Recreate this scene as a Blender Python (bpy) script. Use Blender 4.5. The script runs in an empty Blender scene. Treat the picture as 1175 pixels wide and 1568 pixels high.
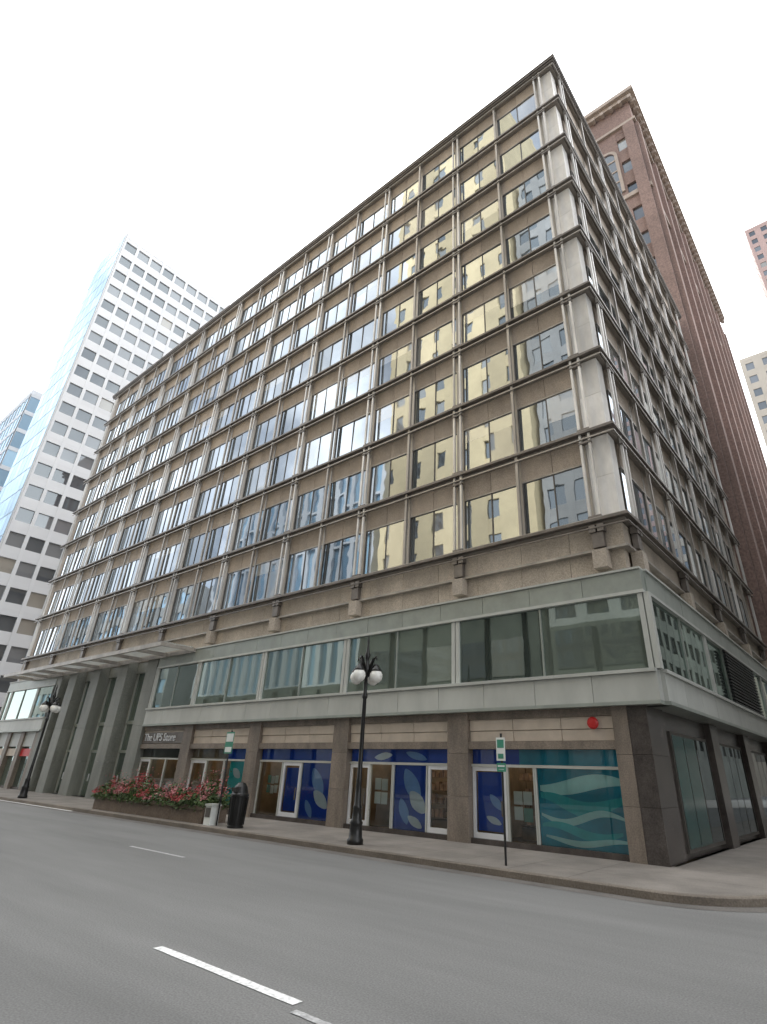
import bpy, bmesh, math, random
import numpy as np
from mathutils import Vector, Matrix
random.seed(7)
R=random.random
sc=bpy.context.scene

# ------------------------------------------------------------------ camera fit
HS=9.97; FH=3.56; BAY=5.7; OFF=1.15; NB=9; L=OFF*2+NB*BAY; SB=4; W=OFF*2+SB*BAY
ROOF=HS+8*FH
col=lambda k:-(OFF+BAY*k)
P=[((0,0,HS),(966,768),1.3),((0,0,ROOF),(845,97),2),((0,0,HS+FH),(948,640),1),((0,0,HS+2*FH),(930,525),1),
((col(0),0,HS),(912,785),1),((col(1),0,HS),(714,843),1),((col(2),0,HS),(550,880),1),((col(3),0,HS),(432,908),1),((col(4),0,HS),(327,932),1),
((-L,0,HS),(38,1003),1.3),((col(1),0,ROOF),(710,192),1),((col(2),0,ROOF),(606,268),1),((col(3),0,ROOF),(515,338),1),((col(4),0,ROOF),(440,400),1),
((-L,0,ROOF),(156,626),2),((0.1,-.2,4.05),(994,1070),1.5),((-28.5,-.2,4.05),(215,1093),1),((0.1,-.1,7.2),(970,896),1.4),
((-1.6,0,.15),(962,1364),1),((col(1),0,.15),(708,1300),1),((col(2),0,.15),(524,1263),1),((-33,-.1,.15),(150,1212),1),((0,W,HS),(1155,985),.3),((0,W,ROOF),(1032,470),.3)]
M0=np.array([[.7707,.6344,.0618],[-.2460,.3854,-.8895],[-.5878,.6700,.4528]])
def rot(v):
    a=np.linalg.norm(v)
    if a<1e-12:return np.eye(3)
    k=v/a;K=np.array([[0,-k[2],k[1]],[k[2],0,-k[0]],[-k[1],k[0],0]])
    return np.eye(3)+math.sin(a)*K+(1-math.cos(a))*K@K
def res(p):
    Rm=rot(p[3:6])@M0;o=[]
    for w,im,wt in P:
        c=Rm@(np.array(w)-p[6:9])
        o+=[wt*(p[0]*c[0]/c[2]+587.5+p[1]-im[0]),wt*(p[0]*c[1]/c[2]+784+p[2]-im[1])]
    o+=[p[1]/6,p[2]/6]
    return np.array(o)
p=np.array([791.,0,0,0,0,0,3.5,-16,1.75])
for it in range(40):
    r0=res(p);J=[]
    for i in range(9):
        e=1e-4*(100 if i<3 else 1);q=p.copy();q[i]+=e;J.append((res(q)-r0)/e)
    J=np.array(J).T
    p=p-np.linalg.solve(J.T@J+1e-6*np.eye(9),J.T@r0)
Rm=rot(p[3:6])@M0
def ground_y(px,py,x=None):   # where the sight line to a surveyed road mark meets the road
    d=Rm.T@np.array([(px-587.5-p[1])/p[0],(py-784-p[2])/p[0],1.0]);t=-p[8]/d[2]
    return p[6]+d[0]*t,p[7]+d[1]*t
cam=bpy.data.cameras.new("Camera");co=bpy.data.objects.new("Camera",cam);sc.collection.objects.link(co)
cam.sensor_fit='VERTICAL';cam.sensor_height=36;cam.sensor_width=27;cam.lens=36*p[0]/1568
cam.shift_x=-p[1]/1568;cam.shift_y=p[2]/1568;cam.clip_end=3000;cam.clip_start=.1
mw=Matrix.Identity(4)
for i in range(3):
    mw[i][0]=Rm[0][i];mw[i][1]=-Rm[1][i];mw[i][2]=-Rm[2][i];mw[i][3]=p[6+i]
co.matrix_world=mw
sc.camera=co

# ------------------------------------------------------------------ materials
MATS={}
def nt(name):
    m=bpy.data.materials.new(name);m.use_nodes=True;t=m.node_tree;t.nodes.clear()
    o=t.nodes.new('ShaderNodeOutputMaterial');MATS[name]=m
    return m,t,o
def N(t,ty,**k):
    n=t.nodes.new(ty)
    for a,b in k.items(): setattr(n,a,b)
    return n
def mat(name,c,rough=.7,metal=0,var=.15,scale=1.5,stretch=(1,1,1),bump=0,island=0,fine=0,emit=0):
    m,t,o=nt(name)
    b=N(t,'ShaderNodeBsdfPrincipled');b.inputs['Roughness'].default_value=rough;b.inputs['Metallic'].default_value=metal
    g=N(t,'ShaderNodeNewGeometry');mp=N(t,'ShaderNodeMapping');mp.inputs['Scale'].default_value=stretch
    t.links.new(g.outputs['Position'],mp.inputs['Vector'])
    n=N(t,'ShaderNodeTexNoise');n.inputs['Scale'].default_value=scale;n.inputs['Detail'].default_value=4;n.inputs['Roughness'].default_value=.65
    t.links.new(mp.outputs[0],n.inputs['Vector'])
    mr=N(t,'ShaderNodeMapRange');mr.inputs[1].default_value=.3;mr.inputs[2].default_value=.7;mr.inputs[3].default_value=1-var;mr.inputs[4].default_value=1+var
    t.links.new(n.outputs[0],mr.inputs[0]);val=mr.outputs[0]
    if island:
        mi=N(t,'ShaderNodeMapRange');mi.inputs[3].default_value=1-island;mi.inputs[4].default_value=1+island
        t.links.new(g.outputs['Random Per Island'],mi.inputs[0])
        mm=N(t,'ShaderNodeMath',operation='MULTIPLY');t.links.new(val,mm.inputs[0]);t.links.new(mi.outputs[0],mm.inputs[1]);val=mm.outputs[0]
    if fine:
        nf=N(t,'ShaderNodeTexNoise');nf.inputs['Scale'].default_value=fine;nf.inputs['Detail'].default_value=1
        t.links.new(g.outputs['Position'],nf.inputs['Vector'])
        mf=N(t,'ShaderNodeMapRange');mf.inputs[1].default_value=.3;mf.inputs[2].default_value=.7;mf.inputs[3].default_value=.8;mf.inputs[4].default_value=1.2
        t.links.new(nf.outputs[0],mf.inputs[0])
        mm=N(t,'ShaderNodeMath',operation='MULTIPLY');t.links.new(val,mm.inputs[0]);t.links.new(mf.outputs[0],mm.inputs[1]);val=mm.outputs[0]
    vm=N(t,'ShaderNodeVectorMath',operation='SCALE');vm.inputs[0].default_value=c
    t.links.new(val,vm.inputs['Scale']);t.links.new(vm.outputs[0],b.inputs['Base Color'])
    if bump:
        bp=N(t,'ShaderNodeBump');bp.inputs['Strength'].default_value=bump;bp.inputs['Distance'].default_value=.02
        n2=N(t,'ShaderNodeTexNoise');n2.inputs['Scale'].default_value=25;n2.inputs['Detail'].default_value=3
        t.links.new(g.outputs['Position'],n2.inputs['Vector'])
        t.links.new(n2.outputs[0],bp.inputs['Height']);t.links.new(bp.outputs[0],b.inputs['Normal'])
    if emit:
        b.inputs['Emission Color'].default_value=(*c,1);b.inputs['Emission Strength'].default_value=emit
    t.links.new(b.outputs[0],o.inputs[0]);return m
def glass(name,dark,refl,tint=(.8,.88,.92),blinds=0.0,wave=.25,transp=False,fpow=1.0,blind_col=(.3,.28,.25),rvar=0):
    m,t,o=nt(name)
    g=N(t,'ShaderNodeNewGeometry')
    gl=N(t,'ShaderNodeBsdfGlossy');gl.inputs['Roughness'].default_value=.015;gl.inputs['Color'].default_value=(*tint,1)
    if wave>0:
        n=N(t,'ShaderNodeTexNoise');n.inputs['Scale'].default_value=.9;n.inputs['Detail'].default_value=1
        t.links.new(g.outputs['Position'],n.inputs['Vector'])
        bp=N(t,'ShaderNodeBump');bp.inputs['Strength'].default_value=wave;bp.inputs['Distance'].default_value=.02
        t.links.new(n.outputs[0],bp.inputs['Height']);t.links.new(bp.outputs[0],gl.inputs['Normal'])
    if transp:
        d=N(t,'ShaderNodeBsdfTransparent');d.inputs['Color'].default_value=(*dark,1)
    else:
        d=N(t,'ShaderNodeBsdfDiffuse')
        cr=N(t,'ShaderNodeValToRGB');cr.color_ramp.interpolation='CONSTANT'
        e=cr.color_ramp.elements;e[0].position=0;e[0].color=(*dark,1);e[1].position=1-blinds;e[1].color=(*blind_col,1)
        e2=cr.color_ramp.elements.new((1-blinds)*.5);e2.color=(dark[0]*2.2,dark[1]*2.1,dark[2]*2,1)
        t.links.new(g.outputs['Random Per Island'],cr.inputs[0]);t.links.new(cr.outputs[0],d.inputs['Color'])
    lw=N(t,'ShaderNodeFresnel');lw.inputs['IOR'].default_value=1.5
    ad=N(t,'ShaderNodeMath',operation='MULTIPLY_ADD',use_clamp=True);ad.inputs[1].default_value=fpow;ad.inputs[2].default_value=refl
    t.links.new(lw.outputs[0],ad.inputs[0]);fac=ad.outputs[0]
    if rvar:
        wn=N(t,'ShaderNodeTexWhiteNoise',noise_dimensions='1D');t.links.new(g.outputs['Random Per Island'],wn.inputs['W'])
        mi=N(t,'ShaderNodeMapRange');mi.inputs[3].default_value=1-rvar;mi.inputs[4].default_value=1+rvar*.5
        t.links.new(wn.outputs['Value'],mi.inputs[0])
        mu=N(t,'ShaderNodeMath',operation='MULTIPLY',use_clamp=True);t.links.new(fac,mu.inputs[0]);t.links.new(mi.outputs[0],mu.inputs[1]);fac=mu.outputs[0]
    mx=N(t,'ShaderNodeMixShader');t.links.new(fac,mx.inputs[0]);t.links.new(d.outputs[0],mx.inputs[1]);t.links.new(gl.outputs[0],mx.inputs[2])
    t.links.new(mx.outputs[0],o.inputs[0]);return m

mat('spandrel_stone',(.39,.325,.265),.7,var=.2,scale=.8,stretch=(1,1,.35),island=.12,fine=25)
mat('podium_stone',(.40,.345,.285),.7,var=.2,scale=.7,stretch=(1,1,.4),island=.1,fine=25)
mat('column_stone',(.20,.165,.135),.5,var=.3,scale=1.6,stretch=(1,1,.3),fine=30,island=.08)
mat('granite_dark',(.07,.06,.055),.25,var=.35,scale=2,fine=40,island=.1)
mat('bronze_metal',(.17,.15,.135),.42,.3,var=.3,scale=2)
mat('bronze_light',(.38,.35,.315),.4,.3,var=.3,scale=1.2,stretch=(1,1,.3))
mat('steel_post',(.62,.60,.57),.35,.3,var=.3,scale=1,stretch=(1,1,.3),island=.2)
mat('white_marble',(.78,.755,.72),.6,var=.18,scale=1.2,stretch=(1,1,.4),island=.08)
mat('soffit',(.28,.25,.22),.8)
mat('core',(.03,.028,.026),.9)
mat('roofing',(.15,.15,.15),.9)
mat('grey_panel',(.45,.46,.43),.45,var=.12,scale=.8,stretch=(1,1,.4),island=.05)
mat('grey_green_panel',(.30,.325,.295),.4,.2,var=.12,island=.05)
mat('cream_panel',(.58,.50,.42),.6,var=.12,island=.05)
mat('tall_pier_stone',(.20,.205,.18),.5,var=.25,scale=1,stretch=(1,1,.3),fine=25,island=.08)
mat('alu_white',(.75,.76,.78),.35,.2,var=.06)
mat('window_frame',(.11,.10,.09),.5,.3)
mat('asphalt',(.175,.174,.17),.85,var=.17,scale=.55,stretch=(.16,1,1),fine=45,bump=.25)
mat('asphalt_patch',(.15,.148,.144),.85,var=.25,scale=.6,fine=45)
mat('concrete',(.20,.18,.16),.85,var=.25,scale=.6,fine=40,island=.07)
mat('kerb_stone',(.16,.135,.11),.8,var=.25,scale=1,fine=30,island=.1)
mat('gutter',(.13,.12,.11),.85,var=.3,scale=.8,fine=30)
mat('joint',(.09,.08,.07),.9)
mat('road_paint',(.80,.80,.79),.7,var=.1,scale=6,fine=20)
mat('road_paint_worn',(.42,.42,.42),.7,var=.3,scale=6,fine=30)
mat('ground_mat',(.14,.135,.13),.9,var=.2,scale=.05)
mat('black_paint',(.018,.018,.018),.35,.2,var=.3)
mat('globe',(.85,.84,.80),.3,var=.02)
mat('poster_blue',(.02,.095,.55),.35,var=.15,scale=.7)
mat('poster_lightblue',(.30,.50,.85),.4,var=.1)
mat('poster_white',(.80,.85,.90),.4,var=.08)
mat('poster_teal',(.02,.37,.52),.3,var=.35,scale=.5)
mat('poster_teal2',(.06,.58,.62),.3,var=.2,scale=.6)
mat('poster_teal3',(.6,.92,.9),.35,var=.1)
mat('dark_teal',(.008,.06,.055),.12,var=.2)
mat('paper',(.65,.68,.66),.6,var=.05,island=.1)
mat('paper_green',(.14,.32,.26),.6)
mat('red_paint',(.5,.02,.02),.4)
mat('sign_green',(.05,.25,.17),.5)
mat('sign_white',(.72,.74,.72),.5)
mat('interior_wall',(.28,.22,.16),.8,var=.4,scale=.9)
mat('interior_dark',(.07,.06,.055),.8,var=.3,scale=.6)
mat('shelf_goods',(.35,.25,.2),.7,var=.5,scale=3,island=.6)
mat('lamp_warm',(1,.72,.4),.5,emit=7)
mat('planter',(.16,.12,.09),.7,var=.2,fine=20)
mat('leaf',(.06,.10,.03),.6,var=.4,scale=4,island=.4)
mat('petal_red',(.36,.05,.055),.6,var=.3,scale=3,island=.35)
mat('petal_pink',(.46,.17,.18),.6,var=.3,scale=3,island=.35)
mat('tower_white',(.60,.62,.65),.6,var=.05,scale=.1,island=.03)
mat('brick_red',(.25,.172,.148),.85,var=.18,scale=.15,fine=6,island=.05)  # colour lightened to carry the haze over the brick tower
mat('brick_dark',(.15,.09,.07),.85,var=.18,scale=.15,fine=6)
mat('terracotta',(.38,.31,.26),.7,var=.15)
mat('yellow_brick',(.85,.70,.43),.8,var=.12,scale=.3,island=.05)
mat('grey_brick',(.42,.42,.41),.8,var=.12,scale=.3,island=.05)
mat('street_base',(.10,.105,.09),.7,var=.3,scale=.3,island=.2)  # street-level shade of the opposite buildings put into a darker colour
mat('pink_stone',(.46,.33,.30),.8,var=.1,scale=.1)
mat('cream_stone',(.52,.47,.40),.8,var=.1,scale=.1)
mat('louvre',(.03,.03,.03),.5,.4)
glass('facade_glass',(.035,.042,.048),.40,blinds=.10,wave=.16,tint=(.80,.88,.95),rvar=.35)
glass('facade_glass_blind',(.22,.21,.19),.34,blinds=.3,wave=.16,tint=(.80,.88,.95),blind_col=(.4,.38,.34))
glass('podium_glass',(.05,.062,.055),.2,tint=(.75,.88,.84),blinds=.0001,wave=.07)
glass('shop_glass',(.88,.93,.92),.05,wave=0,transp=True)
glass('tower_glass',(.08,.088,.10),.10,blinds=.1,wave=.0)  # distant haze put into the lighter window colour
glass('blue_glass',(.17,.26,.34),.18,tint=(.62,.77,.9),blinds=.001,wave=.1,fpow=.6)  # lightened so the left glass tower carries haze in its colour
glass('dark_window',(.05,.052,.056),.15,blinds=.15,wave=0)
glass('street_window',(.02,.024,.022),.06,blinds=.001,wave=0)

# ------------------------------------------------------------------ mesh builder
class MB:
    def __init__(s): s.v=[];s.f=[];s.m=[];s.names=[]
    def mi(s,n):
        if n not in s.names: s.names.append(n)
        return s.names.index(n)
    def face(s,pts,m):
        i=len(s.v);s.v+=[tuple(q) for q in pts];s.f.append(tuple(range(i,i+len(pts))));s.m.append(s.mi(m))
    def box(s,x0,x1,y0,y1,z0,z1,m):
        if x0>x1:x0,x1=x1,x0
        if y0>y1:y0,y1=y1,y0
        i=len(s.v)
        s.v+=[(x0,y0,z0),(x1,y0,z0),(x1,y1,z0),(x0,y1,z0),(x0,y0,z1),(x1,y0,z1),(x1,y1,z1),(x0,y1,z1)]
        for q in((3,2,1,0),(4,5,6,7),(0,1,5,4),(1,2,6,5),(2,3,7,6),(3,0,4,7)):
            s.f.append(tuple(i+k for k in q));s.m.append(s.mi(m))
    def lathe(s,cx,cy,prof,m,n=16,z0=0):
        i=len(s.v)
        for r_,z in prof:
            for k in range(n):
                a=2*math.pi*k/n;s.v.append((cx+r_*math.cos(a),cy+r_*math.sin(a),z0+z))
        for j in range(len(prof)-1):
            for k in range(n):
                k2=(k+1)%n
                s.f.append((i+j*n+k,i+j*n+k2,i+(j+1)*n+k2,i+(j+1)*n+k));s.m.append(s.mi(m))
    def tube(s,pts,rad,m,n=8):
        i=len(s.v)
        for j,q in enumerate(pts):
            q=Vector(q);a=Vector(pts[max(0,j-1)]);b=Vector(pts[min(len(pts)-1,j+1)])
            d=(b-a).normalized();u=d.orthogonal().normalized() if j==0 else (u-d*u.dot(d)).normalized()
            w=d.cross(u);rr=rad[j] if isinstance(rad,(list,tuple)) else rad
            for k in range(n):
                a_=2*math.pi*k/n;s.v.append(tuple(q+u*rr*math.cos(a_)+w*rr*math.sin(a_)))
        for j in range(len(pts)-1):
            for k in range(n):
                k2=(k+1)%n
                s.f.append((i+j*n+k,i+j*n+k2,i+(j+1)*n+k2,i+(j+1)*n+k));s.m.append(s.mi(m))
        s.f.append(tuple(i+k for k in range(n))[::-1]);s.m.append(s.mi(m))
        e=i+(len(pts)-1)*n;s.f.append(tuple(e+k for k in range(n)));s.m.append(s.mi(m))
    def obj(s,name,parent=None,smooth=False):
        me=bpy.data.meshes.new(name);me.from_pydata(s.v,[],s.f)
        for n in s.names: me.materials.append(MATS[n])
        me.polygons.foreach_set('material_index',s.m)
        if smooth: me.polygons.foreach_set('use_smooth',[True]*len(s.f))
        me.update();o=bpy.data.objects.new(name,me);sc.collection.objects.link(o)
        if parent:o.parent=parent
        return o
def empty(name):
    o=bpy.data.objects.new(name,None);sc.collection.objects.link(o);return o

def fb(b,s,u0,u1,d0,d1,z0,z1,m):
    if s=='F': b.box(-u1,-u0,d0,d1,z0,z1,m)
    else: b.box(-d1,-d0,u0,u1,z0,z1,m)
def pane(b,s,u0,u1,z0,z1,d,m,tilt=.006,split=0,m2=None):
    a=random.gauss(0,tilt);c=random.gauss(0,tilt);uc=(u0+u1)/2;zc=(z0+z1)/2
    rows=[(z0,z1,m)] if not split else [(z0,z0+(z1-z0)*(1-split),m),(z0+(z1-z0)*(1-split)+.002,z1,m2)]
    for za,zb,mm in rows:
        pts=[]
        for u,z in((u0,za),(u1,za),(u1,zb),(u0,zb)):
            dd=d+a*(u-uc)+c*(z-zc)
            pts.append((-u,dd,z) if s=='F' else (-dd,u,z))
        if s=='F': pts=pts[::-1]
        b.face(pts,mm)

B=empty('office_building')
wl=MB();fr=MB();gl=MB();st=MB()
INS=.40
core=MB()  # unseen dark boxes added inside the building to block light
core.box(-L+1.3,-1.2,1.3,W-.3,HS-.3,ROOF-.2,'core')
core.box(-L+.3,-4.2,4.2,W-.3,0.1,HS-.35,'interior_dark')
core.obj('light_block_core',B)
GF=.67
for s,n,LEN in(('F',NB,L),('S',SB,W)):
    for i in range(8):
        z0=HS+i*FH
        zw0=z0+.10;zw1=z0+FH*GF;zt=z0+FH-.16
        for k in range(n):
            for h in(0,1):
                ua=OFF+BAY*k+h*BAY/2;ub=ua+BAY/2
                lo=ua+(.17 if h==0 else .06);hi=ub-(.06 if h==0 else .17)
                fb(fr,s,lo,hi,INS-.02,INS+.14,zw0-.09,zw0,'window_frame')
                fb(fr,s,lo,hi,INS-.04,INS+.14,zw1-.055,zw1,'bronze_light')
                spl=lo+(hi-lo)*.5
                for a,c in((lo,lo+.04),(spl-.022,spl+.022),(hi-.04,hi)):
                    fb(fr,s,a,c,INS-.01,INS+.14,zw0,zw1-.055,'window_frame')
                sp=random.choice((.25,.4,.55,.3)) if R()<.28 else 0
                for a,c in((lo+.04,spl-.022),(spl+.022,hi-.04)):
                    q=sp if R()<.7 else 0
                    pane(gl,s,a,c,zw0,zw1-.055,INS+.02,'facade_glass',.006,q,'facade_glass_blind')
                md=(lo+hi)/2
                for a,c in((lo,md-.01),(md+.01,hi)):
                    fb(wl,s,a,c,INS-.03+random.uniform(-.004,.004),INS+.3,zw1+.005,zt,'spandrel_stone')
                if h==0: fb(wl,s,ub-.06,ub+.06,INS-.05,INS+.3,z0,zt,'bronze_light')
            u=OFF+BAY*k
            if k>0: fb(wl,s,u-.17,u+.17,INS-.06,INS+.3,z0,zt,'bronze_light')
        for k in range(n+1):
            u=OFF+BAY*k
            for du in(-.17,.17):
                fb(st,s,u+du-.045,u+du+.045,.08,.17,z0,z0+FH-.12,'steel_post')
            fb(st,s,u-.23,u+.23,.05,.22,z0,z0+.1,'bronze_metal')
            fb(st,s,u-.23,u+.23,.05,.22,z0+FH-.54,z0+FH-.46,'bronze_metal')
            if k<n:
                u+=BAY/2
                fb(st,s,u-.055,u+.055,.08,.10,z0,z0+FH-.12,'bronze_light')
                fb(st,s,u-.012,u+.012,.10,.18,z0,z0+FH-.12,'bronze_light')
                fb(st,s,u-.055,u+.055,.18,.20,z0,z0+FH-.12,'bronze_light')
        zr=z0+FH
        fb(st,s,.06,LEN-.06,.03,.08,zr-.37,zr-.32,'bronze_light')
    fb(st,s,.06,LEN-.06,.03,.08,HS-.37,HS-.32,'bronze_metal')
    for k in range(n+1):
        fb(st,s,OFF+BAY*k-.26,OFF+BAY*k-.03,.05,.3,HS-.5,HS-.24,'bronze_metal');fb(st,s,OFF+BAY*k+.03,OFF+BAY*k+.26,.05,.3,HS-.5,HS-.24,'bronze_metal')
for i in range(9):
    z=HS+i*FH
    st.box(-L,0,0,W,z-.12,z-.02,'bronze_metal')
    st.box(-L+.03,-.03,.03,W-.03,z-.018,z+.012,'bronze_light')
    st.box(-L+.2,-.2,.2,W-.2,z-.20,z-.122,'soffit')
    if i<8:
        zt=z+FH-.22
        hh=(zt-z-.012)/2
        for q in range(2):
            a=z+.012+q*hh
            wl.box(-OFF-.08,-INS+.03,INS-.03,INS+.6,a,a+hh-.012,'white_marble')
        wl.box(-OFF-.20,-OFF-.085,INS-.06,INS+.4,z+.012,zt,'bronze_light')
        wl.box(-L+INS,-L+OFF+.20,INS-.02,INS+.6,z+.012,zt,'spandrel_stone')
        wl.box(-1.2,-INS+.02,W-1.4,W-.6,z+.012,zt,'spandrel_stone')
st.box(-L-.06,.06,-.06,W+.06,ROOF+.02,ROOF+.18,'bronze_metal')
st.box(-L-.1,.1,-.1,W+.1,ROOF+.18,ROOF+.23,'bronze_light')
wl.box(-L+9,-L+24,8,18,ROOF+.3,ROOF+3,'roofing')
wl.box(-L+.9,-L+1.25,1.4,W-.4,HS,ROOF-.3,'spandrel_stone')
wl.box(-L+1.0,-1.0,W-.5,W-.15,HS,ROOF-.3,'brick_dark')
# ------------- podium
pd=MB();pg=MB()
XE=28.5
def panels(b,s,u0,u1,d0,d1,z0,z1,m,pitch,gap=.015):
    n=max(1,round((u1-u0)/pitch));w=(u1-u0)/n
    for k in range(n): fb(b,s,u0+k*w+(gap/2 if k else 0),u0+(k+1)*w-gap/2,d0+random.uniform(-.002,.002),d1,z0,z1,m)
panels(pd,'F',.35,L,.30,.8,8.92,9.72,'podium_stone',BAY/3)
panels(pd,'F',.45,L,.42,.8,7.9,8.84,'podium_stone',BAY/3)
pd.box(-L,-.25,.22,.8,8.84,8.92,'bronze_light')
panels(pd,'S',.35,W,.36,.8,8.92,9.72,'podium_stone',BAY/3)
panels(pd,'S',.45,W,.48,.8,7.9,8.84,'podium_stone',BAY/3)
pd.box(-.8,-.22,.3,W,8.83,8.91,'bronze_light')
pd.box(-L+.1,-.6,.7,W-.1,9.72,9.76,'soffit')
for s,n in(('F',NB),('S',SB)):
    for k in range(n+1):
        u=OFF+BAY*k
        fb(pd,s,u-.24,u+.24,.02,.4,8.2,8.83,'podium_stone')
        fb(pd,s,u-.2,u+.2,.1,.29,8.93,9.45,'bronze_metal')
def boxband(s,u0,u1,col_list,first=False):
    panels(pd,s,u0,u1,-.14,.5,7.22,7.86,'grey_green_panel',BAY/3)
    fb(pd,s,u0,u1,-.20,.5,7.865,7.93,'grey_panel')
    fb(pd,s,u0,u1,-.17,.3,7.12,7.215,'grey_panel')
    panels(pd,s,u0,u1,-.22,.6,4.05,4.80,'grey_panel',BAY/3)
    fb(pd,s,u0,u1,-.30,.3,4.805,4.90,'grey_panel')
    fb(pd,s,u0,u1,-.26,.6,3.95,4.045,'grey_green_panel')
    edges=[u0+.04]
    for c in col_list:
        if u0+.3<c<u1-.3: edges.append(c)
    edges.append(u1-.04)
    for c in edges:
        fb(pd,s,c-.17,c-.02,-.12,.12,4.9,7.12,'grey_panel');fb(pd,s,c+.02,c+.17,-.12,.12,4.9,7.12,'grey_panel')
        fb(pd,s,c-.02,c+.02,-.06,.1,4.9,7.12,'grey_green_panel')
    for a,c in zip(edges[:-1],edges[1:]):
        mid=(a+c)/2
        if c-a>3.5:
            fb(pd,s,mid-.025,mid+.025,-.10,.05,4.9,7.12,'grey_green_panel')
            pane(pg,s,a+.17,mid-.025,4.9,7.12,-.04,'podium_glass',.004);pane(pg,s,mid+.025,c-.17,4.9,7.12,-.04,'podium_glass',.004)
        elif c-a>.5: pane(pg,s,a+.17,c-.17,4.9,7.12,-.04,'podium_glass',.004)
boxband('F',-.1,XE,[OFF+BAY*k for k in range(1,NB+1)])
boxband('F',43.5,L,[OFF+BAY*k for k in range(NB+1)])
boxband('S',.16,W,[OFF+BAY*k for k in range(1,SB+1)])
for k in range(16):
    fb(pd,'S',9.5,15.5,-.24,-.14,4.95+k*.135,5.02+k*.135,'louvre')
for k in range(1,6):
    u=OFF+BAY*k
    w=.42
    for q in range(3):
        fb(pd,'F',u-w,u+w,-.02,.55,.15+q*1.267+(.008 if q else 0),.15+(q+1)*1.267,'column_stone')
for q in range(3):
    pd.box(-1.40,-.95,-.03,1.5,.15+q*1.267+(.008 if q else 0),.15+(q+1)*1.267,'column_stone')
    pd.box(-.945,-.40,-.01,1.5,.15+q*1.267+(.008 if q else 0),.15+(q+1)*1.267,'granite_dark')
for k in range(0,5):
    a=OFF+BAY*k+(.42 if k else .25);c=OFF+BAY*(k+1)-.42
    fb(pd,'F',a,c,.05,.5,3.72,3.945,'column_stone')
    n=3;w=(c-a)/n
    for q in range(n):
        fb(pd,'F',a+q*w+.01,a+(q+1)*w-.01,.12,.4,3.38,3.715,'cream_panel')
        fb(pd,'F',a+q*w+.01,a+(q+1)*w-.01,.15,.4,3.06,3.365,'cream_panel')
    fb(pd,'F',a,c,.02,.5,2.82,3.05,'column_stone')
    fb(pd,'F',a,c,.1,.45,.15,.30,'granite_dark')
    fb(pd,'F',a,c,3.9,4.0,.15,3.6,'interior_wall')
    fb(pd,'F',a,c,.5,3.9,3.0,3.06,'interior_wall')
    fb(pd,'F',a,c,.5,3.9,.1,.16,'interior_dark')
    fb(pd,'F',c+.02,c+.2,.5,3.9,.1,3.2,'interior_wall')
    for q in range(4):
        uu=a+.5+q*(1.2);fb(pd,'F',uu,uu+.5,1.2+.3*(q%2),1.35+.3*(q%2),2.9,2.96,'lamp_warm')
        fb(pd,'F',uu,uu+.5,2.9+.3*(q%2),3.05+.3*(q%2),2.9,2.96,'lamp_warm')
    for q in range(3):
        uu=a+.3+q*1.55
        fb(pd,'F',uu,uu+1.2,2.6,2.9,.16,.5,'interior_wall')
        for rr in range(4):
            fb(pd,'F',uu,uu+1.2,2.55,2.95,.55+rr*.45,.58+rr*.45,'interior_wall')
            for tt in range(6):
                if R()<.85: fb(pd,'F',uu+.02+tt*.2,uu+.18+tt*.2,2.58,2.8,.585+rr*.45,.585+rr*.45+random.uniform(.15,.36),'shelf_goods')
# ground floor side street
fb(pd,'S',1.5,W,.46,.9,.15,3.94,'granite_dark')
for k in range(1,SB+1):
    u=OFF+BAY*k
    fb(pd,'S',u-.5,u+.5,.25,.46,.15,3.93,'granite_dark')
for k in range(SB):
    u=OFF+BAY*k
    a=u+(1.0 if k else .8)
    fb(pd,'S',a-.1,u+BAY-.8,.39,.455,.3,3.4,'window_frame')
    mm='dark_teal' if k==0 else 'street_window'
    pane(pg,'S',a,a+1.15,.4,3.3,.38,mm,.001);pane(pg,'S',a+1.2,u+BAY/2+.4,.4,3.3,.38,mm,.001);pane(pg,'S',u+BAY/2+.5,u+BAY-.9,.4,3.3,.38,'street_window',.001)
# entrance part with tall piers
for j,u in enumerate((29.3,33.0,36.9,40.6,43.2)):
    for q in range(4):
        fb(pd,'F',u-.62,u+.62,-.12,1.2,.15+q*1.93+(.01 if q else 0),.15+(q+1)*1.93,'tall_pier_stone')
for a,c in((29.92,32.38),(33.62,36.28),(37.52,39.98),(41.22,42.58)):
    fb(pd,'F',a,c,.5,.8,7.2,7.86,'tall_pier_stone')
    fb(pd,'F',a,c,.62,.75,4.2,4.4,'grey_green_panel')
    fb(pd,'F',a,c,.62,.75,2.6,2.75,'grey_green_panel')
    for q in(0,.5,1): fb(pd,'F',a+(c-a-.06)*q,a+(c-a-.06)*q+.06,.6,.74,.15,7.2,'grey_panel')
    md=(a+c)/2
    for (z0,z1) in((.2,2.6),(2.75,4.2),(4.4,7.2)):
        pane(pg,'F',a+.06,md-.03,z0,z1,.7,'podium_glass',.004);pane(pg,'F',md+.06,c-.06,z0,z1,.7,'podium_glass',.004)
    fb(pd,'F',md-.75,md-.7,.5,.56,1.0,1.4,'alu_white');fb(pd,'F',md+.4,md+.45,.5,.56,1.0,1.4,'alu_white')
for u in(44.3,47.2,50.0,52.9): fb(pd,'F',u-.35,u+.35,-.02,.55,.15,3.94,'column_stone')
fb(pd,'F',43.85,L,.1,.5,2.95,3.945,'grey_panel')
for a,c in((44.65,46.85),(47.55,49.65),(50.35,52.55)):
    pane(pg,'F',a,c,.3,2.95,.3,'podium_glass');fb(pd,'F',a,c,.2,.4,.15,.3,'granite_dark')
    fb(pd,'F',a,c,.12,.2,2.3,2.8,'red_paint' if a<47 else 'cream_panel')
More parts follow.
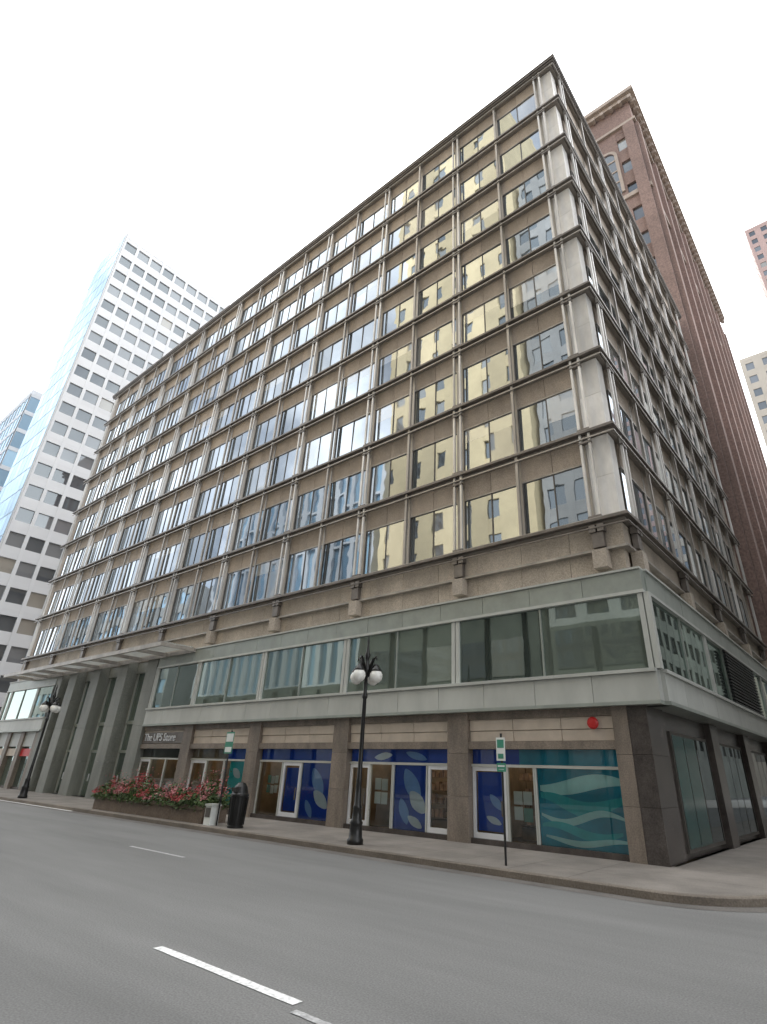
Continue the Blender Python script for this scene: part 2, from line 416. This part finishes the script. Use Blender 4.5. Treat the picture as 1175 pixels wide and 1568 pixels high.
pd.box(-43.6,-XE-.1,.43,.9,7.88,7.9-.005,'soffit')
wl.obj('stone_walls',B);fr.obj('window_frames',B);gl.obj('window_glass',B);st.obj('exterior_frame',B);pd.obj('podium',B);pg.obj('podium_glass_panes',B)
cn=MB()
cn.box(-48.4,-24.6,-2.25,-2.1,7.72,7.95,'bronze_light')
cn.box(-48.4,-24.6,-.22,-.15,7.72,7.95,'bronze_light')
for k in range(9):
    x=-48.4+k*2.95;cn.box(x,x+.12,-2.09,-.23,7.74,7.93,'bronze_light')
for k in range(12):
    y=-2.0+k*.15;cn.box(-48.2,-24.7,y,y+.05,7.955,8.0,'grey_panel')
cn.obj('entrance_canopy',B)

sw=MB();sg=MB()
def door(u0,u1,z1=2.3,d=.22):
    z0=.17
    fb(sw,'F',u0,u0+.1,d,d+.1,z0,z1,'alu_white');fb(sw,'F',u1-.1,u1,d,d+.1,z0,z1,'alu_white')
    fb(sw,'F',u0+.1,u1-.1,d,d+.1,z1-.12,z1,'alu_white');fb(sw,'F',u0+.1,u1-.1,d,d+.1,z0,z0+.28,'alu_white')
    fb(sw,'F',u0+.13,u0+.17,d-.07,d-.03,.95,1.35,'window_frame')
    fb(sw,'F',u0+.13,u0+.17,d-.07,d,.93,.96,'window_frame')
    pane(sg,'F',u0+.1,u1-.1,z0+.28,z1-.12,d+.05,'shop_glass',.002)
def swin(u0,u1,z0=.3,z1=2.3,d=.25):
    pane(sg,'F',u0,u1,z0,z1,d,'shop_glass',.002)
    for a in(u0-.03,u1-.03): fb(sw,'F',a,a+.06,d-.05,d+.06,z0,z1,'grey_panel')
def transom(u0,u1,m):
    fb(sw,'F',u0,u1,.19,.31,2.3,2.38,'grey_panel')
    fb(sw,'F',u0,u1,.30,.32,2.38,2.82,m);pane(sg,'F',u0,u1,2.385,2.815,.27,'shop_glass',.002)
def poster(u0,u1,z0,z1,m,d=.29): fb(sw,'F',u0,u1,d,d+.02,z0,z1,m)
def ribbon(u0,u1,zc,amp,th,ph,m,d=.281,n=28,per=1.0,zr=0,clip=(.3,2.28)):
    pr=None
    for k in range(n+1):
        f=k/n;u=u0+(u1-u0)*f;c=zc+amp*math.sin(f*per*2*math.pi+ph)+zr*f;t=th*(.35+.65*math.sin(math.pi*f))
        a=max(clip[0],c-t/2);b_=min(clip[1],c+t/2)
        if b_<a:b_=a=min(max(a,clip[0]),clip[1])
        cur=((-u,d,a),(-u,d,b_))
        if pr and (cur[1][2]-cur[0][2]>.002 or pr[1][2]-pr[0][2]>.002): sw.face([cur[0],pr[0],pr[1],cur[1]],m)
        pr=cur
def blob(uc,zc,ru,rz,ang,m,d=.281,n=24):
    pts=[]
    for k in range(n):
        a=-2*math.pi*k/n;x=ru*math.cos(a);z=rz*math.sin(a)*abs(math.sin(a))**.4+.35*rz*math.cos(a)**2*(1 if math.cos(a)>0 else -1)
        pts.append((-(uc+x*math.cos(ang)-z*math.sin(ang)),d,zc+x*math.sin(ang)+z*math.cos(ang)))
    sw.face(pts,m)
def papers(u,z,n=3,rows=2,w=.22,h=.3,d=.28):
    for i in range(n):
        for j in range(rows):
            zz=z+j*(h+.07)+random.uniform(-.02,.02)
            fb(sw,'F',u+i*(w+.03),u+i*(w+.03)+w,d,d+.006,zz,zz+h,'paper' if R()<.7 else 'paper_green')
# bay 0
a0=OFF+.25;c0=OFF+BAY-.42
transom(a0,c0-1.75,'poster_teal');transom(c0-1.75,c0,'poster_blue')
poster(a0,a0+2.7,.3,2.3,'poster_teal');swin(a0,a0+2.7)
ribbon(a0+.0,a0+2.6,1.88,.13,.42,.8,'poster_teal3',per=.7)
ribbon(a0+.0,a0+2.6,1.42,.16,.40,2.2,'poster_teal2',per=.9,d=.2805)
ribbon(a0+.1,a0+2.6,1.05,.14,.20,.2,'poster_teal3',per=1.0,d=.280)
ribbon(a0+.2,a0+2.6,.72,.12,.24,3,'poster_teal2',per=.9,d=.2795)
ribbon(a0+.0,a0+2.5,.48,.07,.16,1,'poster_teal3',per=1.0,d=.279)
swin(a0+2.75,a0+3.7);papers(a0+2.9,.85,2,2,.3,.36)
door(a0+3.75,c0-.02);poster(a0+3.88,c0-.15,.5,2.15,'poster_blue',.33);blob(a0+4.2,1.3,.3,.13,.6,'poster_lightblue',.318);blob(a0+4.3,.8,.28,.1,.2,'poster_white',.318)
# bay 1
a1=OFF+BAY+.42;c1=OFF+2*BAY-.42
transom(a1,c1,'poster_blue')
blob(a1+1.6,2.6,.5,.12,.15,'poster_lightblue',.295);blob(a1+3.2,2.58,.45,.12,-.2,'poster_white',.295)
door(a1+.03,a1+1.0);swin(a1+1.05,a1+2.6);poster(a1+1.05,a1+2.6,.3,2.3,'poster_blue')
blob(a1+1.75,1.65,.62,.30,.8,'poster_lightblue',.2815);blob(a1+1.5,1.15,.45,.26,.5,'poster_white');blob(a1+2.1,.85,.42,.2,1.0,'poster_lightblue',.2795);blob(a1+1.6,.55,.35,.14,.3,'poster_white',.278)
swin(a1+2.65,a1+3.75);papers(a1+2.9,1.0,2,2,.3,.38);door(a1+3.8,c1-.03)
fb(sw,'F',a1+2.75,a1+3.2,.9,1.35,.55,.62,'red_paint');fb(sw,'F',a1+2.75,a1+3.2,1.3,1.37,.62,1.05,'red_paint')
for uu in(a1+2.77,a1+3.14):
    for dd in(.92,1.3): fb(sw,'F',uu,uu+.04,dd,dd+.04,.16,.55,'window_frame')
# bay 2
a2=OFF+2*BAY+.42;c2=OFF+3*BAY-.42
transom(a2,c2,'poster_blue')
swin(a2+.03,a2+2.0);poster(a2+.03,a2+2.0,.3,2.3,'poster_blue')
blob(a2+1.0,1.6,.6,.28,.8,'poster_lightblue');blob(a2+.75,1.0,.5,.24,.4,'poster_white',.279);blob(a2+1.4,.65,.36,.16,.8,'poster_lightblue',.2775)
door(a2+2.05,a2+3.2);poster(a2+2.2,a2+3.05,.5,2.1,'poster_blue',.33)
swin(a2+3.25,c2-.05);papers(a2+3.5,1.1,3,2)
# bay 3
a3=OFF+3*BAY+.42;c3=OFF+4*BAY-.42
transom(a3,a3+1.9,'poster_blue');transom(a3+1.9,c3,'interior_wall')
swin(a3+.03,a3+1.9);poster(a3+.4,a3+1.5,.5,2.3,'poster_teal2');blob(a3+.9,1.8,.35,.18,.3,'poster_white')
swin(a3+1.95,a3+3.4);door(a3+3.45,c3-.03)
# bay 4
a4=OFF+4*BAY+.42;c4=OFF+5*BAY-.42
transom(a4,c4,'interior_dark')
swin(a4+.03,a4+1.6);swin(a4+1.65,a4+3.2);door(a4+3.25,a4+4.4);papers(a4+.5,1.0,3,1)
fb(sw,'F',a4+.1,c4-.1,.06,.115,3.1,3.62,'bronze_metal')
sw.obj('shopfront_frames',B);sg.obj('shopfront_glass',B)
tc=bpy.data.curves.new('sign_letters','FONT');tc.body='The UPS Store';tc.size=.55;tc.extrude=.02;tc.align_x='CENTER'
to=bpy.data.objects.new('sign_letters',tc);sc.collection.objects.link(to);to.parent=B
to.location=(-(a4+c4)/2,.03,3.2);to.rotation_euler=(math.pi/2,0,0);tc.materials.append(MATS['alu_white'])
ab=MB();prof=[(0,0),(.12,.01),(.17,.06),(.17,.1),(.05,.11)]
n=16
for (r1,t1),(r2,t2) in zip(prof[:-1],prof[1:]):
    for k in range(n):
        A=2*math.pi*k/n;C=2*math.pi*(k+1)/n
        q=lambda r_,t_,A_:(-2.0+r_*math.cos(A_),-.08+t_,3.52+r_*math.sin(A_))
        ab.face([q(r1,t1,A),q(r1,t1,C),q(r2,t2,C),q(r2,t2,A)],'red_paint')
ab.box(-2.06,-1.94,.02,.12,3.46,3.58,'red_paint')
ab.obj('alarm_bell',B)

# ------------------------------------------------------------------ ground, road, pavement
KX=2.4;KY=-3.8;RAD=2.2
g=MB();g.face([(-900,-900,-.02),(900,-900,-.02),(900,900,-.02),(-900,900,-.02)],'ground_mat');g.obj('ground')
g=MB();g.face([(-300,-25,0),(60,-25,0),(60,KY,0),(-300,KY,0)],'asphalt')
g.face([(KX,KY,0),(14,KY,0),(14,250,0),(KX,250,0)],'asphalt')
g.face([(-1.0,KY,0),(KX,KY,0),(KX,-1,0),(-1,-1,0)],'asphalt')
g.obj('road')
g=MB()
def dash(x0,x1,y,w=.13,m='road_paint'):
    n=12;pts=[(x0+(x1-x0)*q/n,y-w/2+random.uniform(-.006,.006),.007) for q in range(n+1)]+[(x1-(x1-x0)*q/n,y+w/2+random.uniform(-.006,.006),.007) for q in range(n+1)]
    g.face(pts,m)
xa,ya=ground_y(255,1448);xb,yb=ground_y(442,1542);YA=(ya+yb)/2
dash(xa,xb,YA);dash(xb+.12,xb+1.0,YA-.16,.09,'road_paint_worn')
xc,yc=ground_y(210,1295);xd,yd=ground_y(272,1314);YB=(yc+yd)/2
dash(xc,xd,YB,.11,'road_paint_worn')
xe,ye=ground_y(12,1222);xf,yf=ground_y(75,1243)
dash(xe,xf,(ye+yf)/2,.12)
for k in(1,2): dash(xe-9.5*k,xe-9.5*k+2.5,(ye+yf)/2,.12)
g.obj('lane_markings')
def outline(off):
    pts=[(-200,KY+off)]
    for k in range(13):
        a=-math.pi/2+k/12*math.pi/2;pts.append((KX-RAD+(RAD-off)*math.cos(a),KY+RAD+(RAD-off)*math.sin(a)))
    pts.append((KX-off,200));return pts
g=MB()
o0=outline(0);o1=outline(.18)
for q in range(len(o0)-1):
    nseg=90 if q in(0,len(o0)-2) else 1
    for s_ in range(nseg):
        f0=s_/nseg;f1=(s_+1)/nseg
        L_=lambda A,Bp,f:(A[0]+(Bp[0]-A[0])*f,A[1]+(Bp[1]-A[1])*f)
        a=L_(o0[q],o0[q+1],f0);b=L_(o0[q],o0[q+1],f1);c=L_(o1[q],o1[q+1],f1);d=L_(o1[q],o1[q+1],f0)
        a2_=(a[0]*.88+d[0]*.12,a[1]*.88+d[1]*.12);b2_=(b[0]*.88+c[0]*.12,b[1]*.88+c[1]*.12)
        i=len(g.v);g.v+=[(*a,0),(*b,0),(*b,.13),(*a,.13),(*b2_,.15),(*a2_,.15),(*c,.15),(*d,.15)]
        for fc in((0,1,2,3),(3,2,4,5),(5,4,6,7)): g.f.append(tuple(i+v for v in fc));g.m.append(g.mi('kerb_stone'))
g.obj('kerb')
g=MB()
g.face([(-200,0.2,.15)]+[(x,y,.15) for x,y in o1]+[(-.3,200,.15)]+[(-.3,.2,.15)],'concrete')
x=-120
while x<0:
    g.face([(x,KY+.2,.154),(x+.014,KY+.2,.154),(x+.014,-.04,.154),(x,-.04,.154)],'joint');x+=1.5
for yy in(KY+1.4,KY+2.6):
    g.face([(-120,yy,.158),(0,yy,.158),(0,yy+.014,.158),(-120,yy+.014,.158)],'joint')
y=-1.6
while y<80:
    g.face([(-.1,y,.154),(KX-.2,y,.154),(KX-.2,y+.014,.154),(-.1,y+.014,.154)],'joint');y+=1.5
g.obj('pavement')
g=MB();g.face([(-200,KY-.42,.004),(KX-RAD,KY-.42,.004),(KX-RAD,KY-.002,.004),(-200,KY-.002,.004)],'gutter')
g.face([(KX+.002,KY+RAD,.004),(KX+.45,KY+RAD,.004),(KX+.45,200,.004),(KX+.002,200,.004)],'gutter')
for k in range(12):
    a=-math.pi/2+k/12*math.pi/2;b=-math.pi/2+(k+1)/12*math.pi/2;c_=(KX-RAD,KY+RAD)
    g.face([(c_[0]+r_*math.cos(t_),c_[1]+r_*math.sin(t_),.004) for r_,t_ in((RAD+.42,a),(RAD+.42,b),(RAD+.002,b),(RAD+.002,a))],'gutter')
g.obj('gutter_strip')
g=MB();g.box(-300,60,-32,-25,-.01,.15,'concrete');g.obj('far_pavement')

# ------------------------------------------------------------------ surrounding buildings
def grid_building(name,x0,x1,y0,y1,h,wallm,glassm,floor=3.7,pitch=2.6,ww=1.7,wh=1.8,sill=1.0,z_start=5,faces='FESW',rec=.25,basem=None):
    e=empty(name);w=MB();gg=MB()
    w.box(x0+rec+.02,x1-rec-.02,y0+rec+.02,y1-rec-.02,0,h-.3,'core')
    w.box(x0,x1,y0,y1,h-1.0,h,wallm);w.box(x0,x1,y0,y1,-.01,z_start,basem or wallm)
    if basem and 'N' in faces:
        u=x0+.5
        while u<x1-4:
            for zz in range(1,int(z_start)-3,5):
                w.box(u,u+3.6,y1,y1+.1,zz,zz+3.6,'dark_window')
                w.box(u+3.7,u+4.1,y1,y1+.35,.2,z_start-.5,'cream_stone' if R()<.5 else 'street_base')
            u+=4.3
    nf=int((h-1.0-z_start)/floor);fl=(h-1.0-z_start)/nf
    for fc in 'NESW':
        horiz=fc in 'NS'
        a,b=(x0,x1) if horiz else (y0,y1)
        n=max(1,int((b-a)/pitch));p_=(b-a)/n
        def put(u0,u1,z0,z1,d0,d1,m):
            if fc=='S': w.box(u0,u1,y0+d0,y0+d1,z0,z1,m)
            if fc=='N': w.box(u0,u1,y1-d1,y1-d0,z0,z1,m)
            if fc=='W': w.box(x0+d0,x0+d1,u0,u1,z0,z1,m)
            if fc=='E': w.box(x1-d1,x1-d0,u0,u1,z0,z1,m)
        if fc in faces:
            for k in range(n+1):
                c=a+k*p_;u0=max(a,c-(p_-ww)/2);u1=min(b,c+(p_-ww)/2)
                put(u0+(.003 if k==0 and horiz else 0),u1,z_start,h-1,0 if not horiz else .003,rec+.05,wallm)
            for i in range(nf):
                z=z_start+i*fl
                for (za,zb) in((z,z+sill),(z+sill+wh,z+fl)):
                    if zb-za>.02: put(a+.01,b-.01,za,zb,.03,rec+.05,wallm)
                for k in range(n):
                    c=a+(k+.5)*p_;t=rec*.8;u0,u1,za,zb=c-ww/2,c+ww/2,z+sill,z+sill+wh
                    q={'S':[(u0,y0+t,za),(u1,y0+t,za),(u1,y0+t,zb),(u0,y0+t,zb)],
                       'N':[(u1,y1-t,za),(u0,y1-t,za),(u0,y1-t,zb),(u1,y1-t,zb)],
                       'W':[(x0+t,u1,za),(x0+t,u0,za),(x0+t,u0,zb),(x0+t,u1,zb)],
                       'E':[(x1-t,u0,za),(x1-t,u1,za),(x1-t,u1,zb),(x1-t,u0,zb)]}[fc]
                    gg.face(q,glassm)
        else: put(a+.005,b-.005,z_start,h-1,.02,rec,wallm)
    w.obj('walls',e);gg.obj('windows',e);return e,w
e,_=grid_building('white_grid_tower',-91.6,-80,1,50,88,'tower_white','tower_glass',floor=3.5,pitch=2.4,ww=2.0,wh=1.95,sill=.8,faces='E',rec=.3)
t=MB()
for i in range(24):
    for k in range(6):
        x=-91.5+k*1.9;z=4+i*3.48
        t.face([(x+.05,.75,z+.08),(x+1.85,.75,z+.08),(x+1.85,.75,z+3.4),(x+.05,.75,z+3.4)],'blue_glass')
t.box(-91.6,-80.1,.8,.98,3,88,'tower_white')
t.obj('glass_street_face',e)
grid_building('glass_office_tower',-150,-108,2,40,66,'tower_white','blue_glass',floor=3.8,pitch=2.2,ww=2.0,wh=3.2,sill=.3,faces='SE',rec=.15)
BX=.3;BY=W+1.2;BH=76.5
e,_=grid_building('brick_tower',-26,BX,BY,BY+45,BH-6,'brick_red','dark_window',floor=3.9,pitch=3.1,ww=1.15,wh=2.0,sill=1.0,faces='SE',rec=.3)
t=MB()
t.box(-26,BX,BY,BY+45,BH-6,BH-2.2,'brick_red')
t.box(-26.3,BX+.3,BY-.3,BY+45.3,BH-6.3,BH-5.9,'terracotta')
t.box(-26.5,BX+.5,BY-.5,BY+45.5,BH-2.2,BH-1.6,'terracotta')
t.box(-26.9,BX+.9,BY-.9,BY+45.9,BH-1.6,BH-1.0,'terracotta')
t.box(-26.2,BX+.2,BY-.2,BY+45.2,BH-1.0,BH,'brick_red')
t.box(-26.2,BX+.2,BY-.2,BY+45.2,BH-18.4,BH-17.8,'terracotta')
y=BY
while y<BY+45.3: t.box(BX+.2,BX+.75,y,y+.35,BH-2.7,BH-2.2,'terracotta');y+=1.1
x=-26
while x<BX+.4: t.box(x,x+.35,BY-.75,BY-.2,BH-2.7,BH-2.2,'terracotta');x+=1.1
y=BY+.2
while y<BY+45: t.box(BX,BX+.45,y,y+1.0,4,BH-6.4,'brick_red');y+=6.2
for x in(-25.8,-19,-12.6,-6.4,-.9): t.box(x,x+1.2,BY-.35,BY,4,BH-6.4,'brick_red')
for x in(-22.5,-16,-9.5,-3.4):
    pts=[(x-.9,BY-.05,BH-17),(x+.9,BY-.05,BH-17),(x+.9,BY-.05,BH-10.5)]
    for q in range(1,12):
        a=math.pi*q/12;pts.append((x+.9*math.cos(a),BY-.05,BH-10.5+.9*math.sin(a)))
    pts.append((x-.9,BY-.05,BH-10.5));t.face(pts,'dark_window')
    for q in range(12):
        a=math.pi*q/12;b=math.pi*(q+1)/12
        t.face([(x+.9*math.cos(a),BY-.2,BH-10.5+.9*math.sin(a)),(x+1.25*math.cos(a),BY-.2,BH-10.5+1.25*math.sin(a)),(x+1.25*math.cos(b),BY-.2,BH-10.5+1.25*math.sin(b)),(x+.9*math.cos(b),BY-.2,BH-10.5+.9*math.sin(b))],'terracotta')
    t.box(x-1.25,x-.9,BY-.2,BY,BH-17,BH-10.5,'terracotta');t.box(x+.9,x+1.25,BY-.2,BY,BH-17,BH-10.5,'terracotta')
    for q in(1,2,3): t.box(x-.9,x+.9,BY-.12,BY-.06,BH-17+q*1.9,BH-16.8+q*1.9,'terracotta')
t.obj('cornice_and_piers',e)
grid_building('cream_apartment_building',-.6,26,122,150,101,'cream_stone','tower_glass',floor=4,pitch=3.5,ww=1.8,wh=2.2,sill=1,faces='SW')
grid_building('pink_stone_tower',11.5,45,160,190,182,'pink_stone','tower_glass',floor=4,pitch=3.5,ww=1.8,wh=2.2,sill=1,faces='SW')
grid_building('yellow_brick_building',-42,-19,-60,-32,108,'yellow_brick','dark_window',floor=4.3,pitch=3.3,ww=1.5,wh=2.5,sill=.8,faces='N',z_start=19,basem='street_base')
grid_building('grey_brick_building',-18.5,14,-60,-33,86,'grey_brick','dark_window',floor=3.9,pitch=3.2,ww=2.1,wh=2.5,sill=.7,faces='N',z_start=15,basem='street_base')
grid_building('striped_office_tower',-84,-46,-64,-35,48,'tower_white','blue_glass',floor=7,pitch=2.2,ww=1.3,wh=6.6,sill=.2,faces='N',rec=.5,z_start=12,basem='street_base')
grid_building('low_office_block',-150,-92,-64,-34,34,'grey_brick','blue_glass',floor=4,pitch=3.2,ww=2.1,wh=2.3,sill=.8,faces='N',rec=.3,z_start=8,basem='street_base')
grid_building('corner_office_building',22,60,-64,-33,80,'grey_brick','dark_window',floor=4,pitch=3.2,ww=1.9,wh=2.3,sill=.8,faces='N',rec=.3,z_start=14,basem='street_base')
grid_building('side_street_building',16,40,0,110,34,'street_base','dark_window',floor=4,pitch=3.2,ww=1.9,wh=2.3,sill=.8,faces='W',rec=.3)

# ------------------------------------------------------------------ street furniture
def lamp(x,y,name='street_lamp'):
    b=MB();z=.15
    b.lathe(x,y,[(0,0),(.24,0),(.24,.12),(.20,.16),(.18,.5),(.20,.54),(.15,.62),(.12,.9),(.14,.94),(.10,1.0),(.08,1.6),(.09,1.64),(.075,1.7),(.06,4.0),(.09,4.05),(.09,4.12),(.06,4.2),(.06,4.75),(.10,4.8),(.13,4.95),(.09,5.1),(.05,5.2),(.07,5.28),(.10,5.38),(.06,5.5),(.03,5.75),(.045,5.82),(.0,6.1)],'black_paint',z0=z)
    gb=MB()
    for k in range(4):
        a=math.radians(8+90*k);dx,dy=math.cos(a),math.sin(a)
        pts=[]
        for q in range(9):
            f=q/8;rr=.06+.34*math.sin(f*math.pi/2);pts.append((x+dx*rr,y+dy*rr,z+4.72+.38*math.sin(f*math.pi*.72)-.05*f))
        b.tube(pts,[.05,.05,.045,.04,.04,.035,.035,.03,.03],'black_paint')
        ex,ey,ez=pts[-1]
        b.tube([(x+dx*.12,y+dy*.12,z+4.9),(x+dx*.26,y+dy*.26,z+5.25),(x+dx*.36,y+dy*.36,z+5.32),(x+dx*.4,y+dy*.4,z+5.2)],[.05,.045,.035,.012],'black_paint',6)
        b.lathe(ex,ey,[(0,.10),(.05,.09),(.10,.02),(.16,-.06),(.18,-.10),(.17,-.12)],'black_paint',12,z0=ez)
        gb.lathe(ex,ey,[(.15,-.10),(.20,-.2),(.21,-.28),(.185,-.38),(.12,-.45),(.05,-.485),(0,-.49)],'globe',16,z0=ez)
    e=empty(name);b.obj('post_and_arms',e,True);gb.obj('globes',e,True)
lamp(-8.35,-3.15);lamp(-34.3,-3.2)
def signpost(x,y,h,plates,name='street_sign'):
    b=MB();b.tube([(x,y,.15),(x,y,h)],.03,'black_paint',8)
    for z0,z1,w,m in plates:
        b.box(x-w/2,x+w/2,y-.045,y-.035,z0,z1,m)
        b.box(x-w/2+.03,x+w/2-.03,y-.049,y-.0455,z0+(z1-z0)*.55,z1-.05,'sign_white' if m!='sign_white' else 'sign_green')
        b.box(x-w/2+.05,x+w/2-.05,y-.049,y-.0455,z0+.05,z0+(z1-z0)*.3,'sign_white' if m!='sign_white' else 'sign_green')
    b.obj(name)
signpost(-3.25,-3.2,3.05,[(2.4,2.95,.26,'sign_white'),(2.15,2.35,.26,'sign_green')],'parking_sign')
signpost(-15.2,-3.3,3.3,[(2.5,3.25,.5,'sign_green')],'bus_stop_sign')
b=MB();x,y=-14.2,-3.2
b.lathe(x,y,[(0,0),(.28,0),(.28,.06),(.25,.08),(.29,.95),(.32,.98),(.32,1.04),(.28,1.08),(.22,1.28),(.12,1.4),(.0,1.43)],'black_paint',20,z0=.15)
for k in range(20):
    a=2*math.pi*k/20;b.tube([(x+.275*math.cos(a),y+.275*math.sin(a),.25),(x+.315*math.cos(a),y+.315*math.sin(a),1.1)],.012,'black_paint',5)
b.box(x-.13,x+.13,y-.30,y-.2,1.27,1.40,'core')
b.obj('litter_bin')
b=MB();b.box(-15.75,-15.35,-3.5,-3.15,.15,.75,'sign_white');b.box(-15.78,-15.32,-3.53,-3.12,.751,.82,'grey_panel');b.box(-15.7,-15.4,-3.52,-3.503,.4,.7,'window_frame');b.obj('newspaper_box')
e=empty('flower_planter');b=MB()
X0,X1,Y0,Y1=-25.0,-16.0,-3.5,-2.3
for q in range(4):
    xa=X0+q*(X1-X0)/4+.01;xb=X0+(q+1)*(X1-X0)/4-.01
    b.box(xa,xb,Y0+.08,Y1-.08,.15,.6,'planter');b.box(xa-.005,xb+.005,Y0,Y1,.6,.72,'planter')
b.obj('planter_box',e)
f=MB()
def hmap(x,y):
    return .40+.32*max(0,math.sin((x*1.05)))+.24*max(0,math.sin(x*2.3+1.3))+.12*math.sin(x*5.1)
def leafq(p_,s_,m):
    a=Vector((random.gauss(0,1),random.gauss(0,1),random.gauss(0,1))).normalized();c=a.orthogonal().normalized();d=a.cross(c)
    p_=Vector(p_);f.face([p_-c*s_,p_+d*s_*.55,p_+c*s_,p_-d*s_*.55],m)
for k in range(11500):
    x=random.uniform(X0-.1,X1+.1);y=random.uniform(Y0-.14,Y1+.1);yc_=abs((y-(Y0+Y1)/2)/((Y1-Y0)/2))
    h=hmap(x,y)*(1-.5*min(1,yc_)**2);z=.66+R()*h*1.1
    if R()<.3: z-=R()*.14
    top=(z-.66)/(h+.01)
    cl=math.sin(x*6.3+1)+math.sin(y*9+x*2.7)
    if top>.45 and cl+R()*1.8>.6: leafq((x,y,z+.03),random.uniform(.03,.055),'petal_red' if math.sin(x*1.7)+R()*1.2>.5 else 'petal_pink')
    else: leafq((x,y,z),random.uniform(.04,.09),'leaf')
for k in range(500):
    x=random.uniform(X0,X1);y=random.uniform(Y0,Y1);h=max(.1,hmap(x,y))
    z=.7+h*(1+R()*.5);leafq((x,y,z),random.uniform(.025,.045),'petal_pink' if R()<.5 else 'leaf')
f.obj('flowers_and_leaves',e)

# ------------------------------------------------------------------ light
sd=Vector((-.25,.75,.85)).normalized()
sl=bpy.data.lights.new('sun','SUN');sl.energy=3.6;sl.angle=math.radians(.6);sl.color=(1,.95,.88)
so=bpy.data.objects.new('sun',sl);sc.collection.objects.link(so);so.rotation_euler=sd.to_track_quat('Z','Y').to_euler()
w=bpy.data.worlds.new('World');sc.world=w;w.use_nodes=True;t=w.node_tree;t.nodes.clear()
o=t.nodes.new('ShaderNodeOutputWorld');bg=t.nodes.new('ShaderNodeBackground');bg.inputs[1].default_value=.15
sky=t.nodes.new('ShaderNodeTexSky');sky.sky_type='NISHITA';sky.sun_disc=False;sky.sun_elevation=math.asin(sd.z);sky.sun_rotation=math.atan2(sd.x,sd.y)
tc_=t.nodes.new('ShaderNodeTexCoord');nz=t.nodes.new('ShaderNodeTexNoise');nz.inputs['Scale'].default_value=3.4;nz.inputs['Detail'].default_value=7
t.links.new(tc_.outputs['Generated'],nz.inputs['Vector'])
sx=t.nodes.new('ShaderNodeSeparateXYZ');t.links.new(tc_.outputs['Generated'],sx.inputs[0])
ma=t.nodes.new('ShaderNodeMath');ma.operation='MULTIPLY_ADD';ma.inputs[1].default_value=.22;t.links.new(sx.outputs['Y'],ma.inputs[0]);t.links.new(nz.outputs[0],ma.inputs[2])
mr=t.nodes.new('ShaderNodeMapRange');mr.inputs[1].default_value=.26;mr.inputs[2].default_value=.50;t.links.new(ma.outputs[0],mr.inputs[0])
mr.inputs[3].default_value=.2;mr.inputs[4].default_value=1
mix=t.nodes.new('ShaderNodeMix');mix.data_type='RGBA';mix.inputs['B'].default_value=(20.5,20.9,21.4,1)
t.links.new(mr.outputs[0],mix.inputs['Factor']);t.links.new(sky.outputs[0],mix.inputs['A'])
t.links.new(mix.outputs['Result'],bg.inputs[0]);t.links.new(bg.outputs[0],o.inputs[0])
sc.view_settings.view_transform='Standard';sc.view_settings.look='None';sc.view_settings.exposure=0
